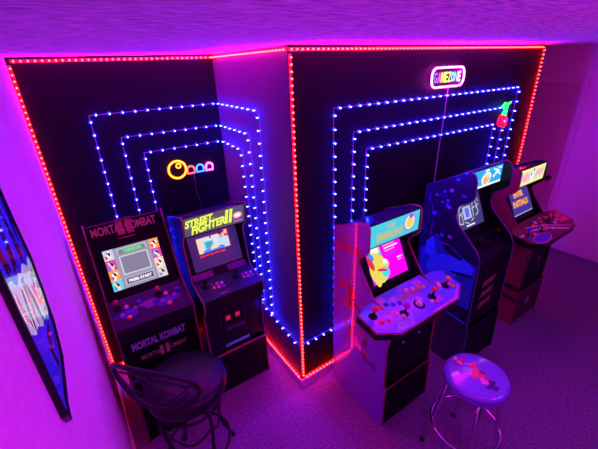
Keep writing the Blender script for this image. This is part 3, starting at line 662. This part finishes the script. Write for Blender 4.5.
yk = MB().box((.18, .06, .0), (.30, .13, .05), blk).tube([(.12, .095, .03), (.36, .095, .03)], .012, blk, 8).tube([(.13, .095, .03), (.12, .085, .09), (.13, .07, .13)], .014, blk, 8).tube([(.35, .095, .03), (.36, .085, .09), (.35, .07, .13)], .014, blk, 8)
yk.build('flight_yoke', r5, (0, -.60-y0, 1.02))
slab(r5, 'screen_bezel', (-.42, 1.105), (-.262, 1.48), T, w-T, y0, .010, blkg)
mb = MB(); f = lineface((-.42, 1.105), (-.262, 1.48), 0, y0); f.o += f.n*.002
f.rect(mb, .05, .065, .385, .335, glow('sw_screen', (.05, .05, .20), .9), .001)
f.rect(mb, .14, .135, .24, .235, glow('sw_box', (.45, .55, .85), 1.), .002); f.rect(mb, .165, .15, .215, .22, glow('sw_box_in', (.12, .14, .85), 1.), .0024)
sl = glow('sw_silver', (.50, .52, .60), 1.)
for i, (a, b, c, d) in enumerate([(.07, .10, .10, .23), (.10, .23, .13, .25), (.08, .12, .12, .11), (.12, .25, .20, .26), (.12, .11, .12, .2), (.20, .26, .25, .25), (.26, .14, .27, .24), (.27, .24, .31, .26), (.31, .26, .33, .16), (.29, .14, .33, .16), (.30, .20, .35, .22), (.33, .28, .35, .24), (.27, .28, .33, .29), (.09, .18, .14, .20), (.14, .12, .19, .10), (.22, .11, .26, .13), (.25, .2, .29, .21)]):
    dx, dy = c-a, d-b; l_ = math.hypot(dx, dy); nx, ny = -dy/l_*.005, dx/l_*.005
    f.poly(mb, [(a-nx, b-ny), (c-nx, d-ny), (c+nx, d+ny), (a+nx, b+ny)], sl, .002+i*.0001)
f.rect(mb, .15, .080, .26, .090, wh, .003); f.rect(mb, .30, .31, .345, .33, wh, .003)
mb.build('screen', r5)
slab(r5, 'marquee_soffit', (-.27, 1.475), (-.415, 1.475), T, w-T, y0, .008, blk)
mb = MB(); mb.box((T, -.413-y0, 1.478), (w-T, -.385-y0, 1.638), blk); f = Face((0, -.4135-y0, 1.478), (1, 0, 0), (0, 0, 1), (0, -1, 0))
f.rect(mb, .020, .012, w-.022, .150, skb, .001); f.rect(mb, .020, .012, w-.022, .028, wh, .0015)
f.ell(mb, .25, .070, .062, .050, wh, .002, 0, 20, .04, 2); f.ell(mb, .25, .066, .048, .040, crm, .0025, 0, 20, .05, 1); f.ell(mb, .235, .06, .018, .022, org, .003, .2, 14, .2, 1); f.ell(mb, .272, .06, .014, .02, glow('lit_salmon', (.9, .5, .4), 1.), .003)
f.rect(mb, .225, .123, .275, .140, wh, .002)
for (a, b, c, d) in ((.33, .13, .42, .10), (.345, .06, .385, .125), (.38, .11, .44, .07), (.40, .13, .445, .125), (.335, .075, .40, .095)):
    dx, dy = c-a, d-b; l_ = math.hypot(dx, dy); nx, ny = -dy/l_*.006, dx/l_*.006
    f.poly(mb, [(a-nx, b-ny), (c-nx, d-ny), (c+nx, d+ny), (a+nx, b+ny)], wh, .0022+a*.001)
for (a, b) in ((.09, .06), (.12, .045), (.14, .065), (.11, .085)): f.ell(mb, a, b, .015, .010, wh, .0022+a*.002, .4, 10, .2, 3)
mb.build('marquee', r5)
slab(r5, 'top_panel', (-.425, 1.642), (-.13, 1.485), T, w-T, y0, .010, MATS['top_board'])
slab(r5, 'back_panel', (-.11, 1.47), (-.11, .01), T, w-T, y0, .010, blkm)

# ------------------------------------------------------------------ stools
# round chrome stool with a printed lavender seat
st = thing('bar_stool', 'round chrome-legged stool with lavender printed seat in front of the machines', 'stool', (.575, -1.00, 0))
lav = mat('lavender_vinyl', (.20, .26, .72), .22, coat=1.)
lav2 = mat('lavender_side', (.16, .15, .55), .25, coat=.9)
mb = MB().lathe([(.150, .598), (.172, .600), (.178, .61), (.179, .63)], (0, 0, 0), lav2, 40).lathe([(.179, .63), (.178, .65), (.168, .663), (.148, .670), (.0001, .674)], (0, 0, 0), lav, 40)
fa = Face((0, 0, .6735), (1, 0, 0), (0, 1, 0), (0, 0, 1))
ac = [mat('seat_art_orange', (.80, .25, .08), .3, coat=1.), mat('seat_art_red', (.70, .03, .05), .3, coat=1.), mat('seat_art_brown', (.22, .06, .04), .3, coat=1.), mat('seat_art_pink', (.90, .45, .65), .3, coat=1.), mat('seat_art_navy', (.03, .03, .14), .3, coat=1.)]
dx_ = Vector((.75, -.66))*-1  # drawing runs across the seat
for i, (t, s, a, b, c) in enumerate([(.135, .03, .018, .012, 0), (.115, .0, .014, .018, 2), (.10, .03, .020, .014, 1), (.07, -.005, .022, .014, 2), (.06, -.04, .020, .012, 0), (.04, -.02, .016, .022, 1), (.02, -.01, .024, .020, 0), (.0, .015, .020, .026, 0),
        (-.01, -.03, .014, .018, 2), (-.03, .0, .026, .018, 0), (-.05, -.015, .016, .014, 1), (-.06, .01, .024, .022, 3), (-.085, -.02, .018, .022, 4), (-.10, .01, .022, .014, 4), (-.12, -.012, .018, .014, 4), (-.015, .04, .012, .01, 0)]):
    # t along the drawing (far-left to near-right), s across
    ux, uy = .21, .98
    fa.ell(mb, ux*t - uy*s, uy*t + ux*s, a, b, ac[c], .0006+i*.00006, i*.7, 14, .2, i)
seat = mb.build('seat', st)
MB().lathe([(.155, .582), (.155, .60), (.14, .60)], (0, 0, 0), dkmetal, 32).build('seat_ring', st)
for k in range(4):
    a = math.radians(42+90*k); c, s = math.cos(a), math.sin(a)
    lg = MB().tube([(.140*c, .140*s, .59), (.160*c, .160*s, .42), (.190*c, .190*s, .22), (.224*c, .224*s, .05), (.231*c, .231*s, .015)], .0130, chrome, 10).build('leg', st)
    MB().lathe([(.016, 0), (.016, .018), (.012, .022)], (.232*c, .232*s, 0), blk, 12).build('foot_cap', lg)
MB().tube([(.200*math.cos(t*PI/20), .200*math.sin(t*PI/20), .235) for t in range(40)], .009, chrome, 8, closed=True).build('foot_ring', st)

# black swivel stool with an oval wire back
sx, sy = -.845, -.10
st = thing('bar_stool', 'black padded swivel stool with an oval scrolled metal back at the left', 'stool', (sx, sy, 0))
MB().lathe([(.20, .675), (.219, .69), (.225, .72), (.217, .752), (.19, .768), (.10, .778), (.0001, .782)], (0, 0, 0), leather, 40).build('seat', st)
MB().lathe([(.17, .648), (.186, .652), (.186, .676), (.15, .677)], (0, 0, 0), dkmetal, 32).lathe([(.06, .60), (.06, .65)], (0, 0, 0), dkmetal, 20).build('swivel_plate', st)
for k in range(4):
    a = math.radians(15+90*k); c, s = math.cos(a), math.sin(a)
    path = [(.10*c, .10*s, .64), (.165*c, .165*s, .625), (.195*c, .195*s, .57), (.185*c, .185*s, .45), (.165*c, .165*s, .33), (.175*c, .175*s, .20), (.22*c, .22*s, .06), (.235*c, .235*s, .012)]
    sm = []
    for i in range(len(path)-1):
        p0 = Vector(path[max(i-1, 0)]); p1 = Vector(path[i]); p2 = Vector(path[i+1]); p3 = Vector(path[min(i+2, len(path)-1)])
        for j in range(4):
            t = j/4; sm.append(.5*((2*p1)+(-p0+p2)*t+(2*p0-5*p1+4*p2-p3)*t*t+(-p0+3*p1-3*p2+p3)*t**3))
    sm.append(Vector(path[-1]))
    lg = MB().tube(sm, .011, dkmetal, 8).build('leg', st); MB().lathe([(.016, 0), (.016, .016), (.011, .02)], (.236*c, .236*s, 0), blk, 12).build('foot_cap', lg)
    # curved brace between neighbouring legs
    a2 = a+PI/2; pts = []
    for i in range(13):
        t = i/12; q_ = a+(a2-a)*t; rr = .185-.05*math.sin(PI*t); pts.append((rr*math.cos(q_), rr*math.sin(q_), .50-.13*math.sin(PI*t)))
    MB().tube(pts, .007, dkmetal, 7).build('brace', st)
MB().tube([(.186*math.cos(t*PI/20), .186*math.sin(t*PI/20), .22) for t in range(40)], .009, dkmetal, 8, closed=True).build('foot_ring', st)
MB().tube([(.178*math.cos(t*PI/20), .178*math.sin(t*PI/20), .60) for t in range(40)], .008, dkmetal, 8, closed=True).build('upper_ring', st)
hc = Vector((-1.045-sx, -.255-sy, .955)); hd = Vector((.66, -.75, 0)).normalized(); hn = Vector((-.75, -.66, 0)).normalized()
def hp(u, v):   # point on the gently curved, back-leaning hoop surface
    return hc + hd*u + Vector((0, 0, 1))*v + hn*(.10*v*1.2 - 1.1*u*u)
HW, HH = .240, .150
MB().tube([hp(HW*math.cos(t*PI/24), HH*math.sin(t*PI/24)) for t in range(48)], .012, dkmetal, 10, closed=True).build('back_hoop', st)
wires = MB(); 
wires.tube([hp(HW*.80*math.cos(t*PI/20), HH*.72*math.sin(t*PI/20)) for t in range(40)], .0045, dkmetal, 6, closed=True)
for sgn in (-1, 1):
    wires.tube([hp(sgn*(-HW*.75+HW*.9*t/12), -HH*.62+HH*1.2*math.sin(t/12*PI/2)) for t in range(13)], .0045, dkmetal, 6)
    wires.tube([hp(sgn*(.03+.05*math.cos(t*PI/10)), .0+.05*math.sin(t*PI/10)) for t in range(20)], .004, dkmetal, 6, closed=True)
    wires.tube([hp(sgn*HW*.93*(1-t/10*.9), HH*.35-HH*1.0*math.sin(t/10*PI*.5)) for t in range(11)], .0045, dkmetal, 6)
wires.tube([hp(-HW, 0), hp(HW, 0)], .0045, dkmetal, 6)
wires.build('back_scrollwork', st)
for sgn in (-1, 1):
    e = hp(sgn*.12, -HH*.89); MB().tube([e, (e.x*.93, e.y*.93, .78), (e.x*.80, e.y*.80, .70), (e.x*.60, e.y*.60, .655)], .010, dkmetal, 8).build('back_support', st)

# ------------------------------------------------------------------ lights
MAG = (1., .02, .95); VIO = (.45, .02, 1.); BLU = (.02, .03, 1.); RED = (1., .0, .03)
# added upward lights near the strips, giving the ceiling its magenta wash
area((-AW/2, AD-.16, 2.375), (PI, 0, 0), 1.1, .08, (.85, .0, 1.), 9)
area((1.2, -.16, 2.375), (PI, 0, 0), 2.35, .08, (.85, .0, 1.), 18)
# unseen fill lights added behind the camera, magenta and blue
def aim(loc, tgt, sx, sy, col, e):
    o = area(loc, (0, 0, 0), sx, sy, col, e); d = Vector(tgt)-Vector(loc)
    o.rotation_euler = d.to_track_quat('-Z', 'Y').to_euler(); return o
aim((.9, -2.4, 2.1), (-1.2, .7, 2.3), .3, .3, (.9, .0, 1.), 13)
aim((1.6, -2.7, 2.3), (.7, -.9, .5), .4, .4, (.10, .07, 1.), 9)  # added blue fill for the stool, deck and floor
aim((-.62, -1.95, 2.36), (-.1, -.35, .0), .10, .10, (1., .0, .75), 8)
aim((.9, -2.6, 1.7), (.8, -1.0, 2.44), .8, .8, (1., .0, .9), 4)
aim((2.2, -3.0, 2.2), (4.0, -.5, 1.3), .3, .3, (1., .0, .85), 2.5)
area((-.14, AD/2, 2.375), (PI, 0, 0), .05, .9, (.75, .0, 1.), 8)  # added upward light for the return wall and ceiling

w_ = bpy.data.worlds.new('World'); bpy.context.scene.world = w_; w_.use_nodes = True
w_.node_tree.nodes['Background'].inputs[0].default_value = (.15, .0, .85, 1); w_.node_tree.nodes['Background'].inputs[1].default_value = .05

# ------------------------------------------------------------------ camera
cam = bpy.data.cameras.new('camera'); co = bpy.data.objects.new('camera', cam); COL.objects.link(co)
R = Vector((0.82501595, -0.56405143, -0.0345639)); U = Vector((0.26199555, 0.32758435, 0.90777025)); F = Vector((0.50070652, 0.75798052, -0.41804128))
M = Matrix((R, U, -F)).transposed().to_4x4(); M.translation = CAM; co.matrix_world = M
cam.sensor_width = 36; cam.lens = 344.674/598*36; cam.clip_start = .02
bpy.context.scene.camera = co
sc = bpy.context.scene; sc.view_settings.view_transform = 'Standard'; sc.view_settings.look = 'None'
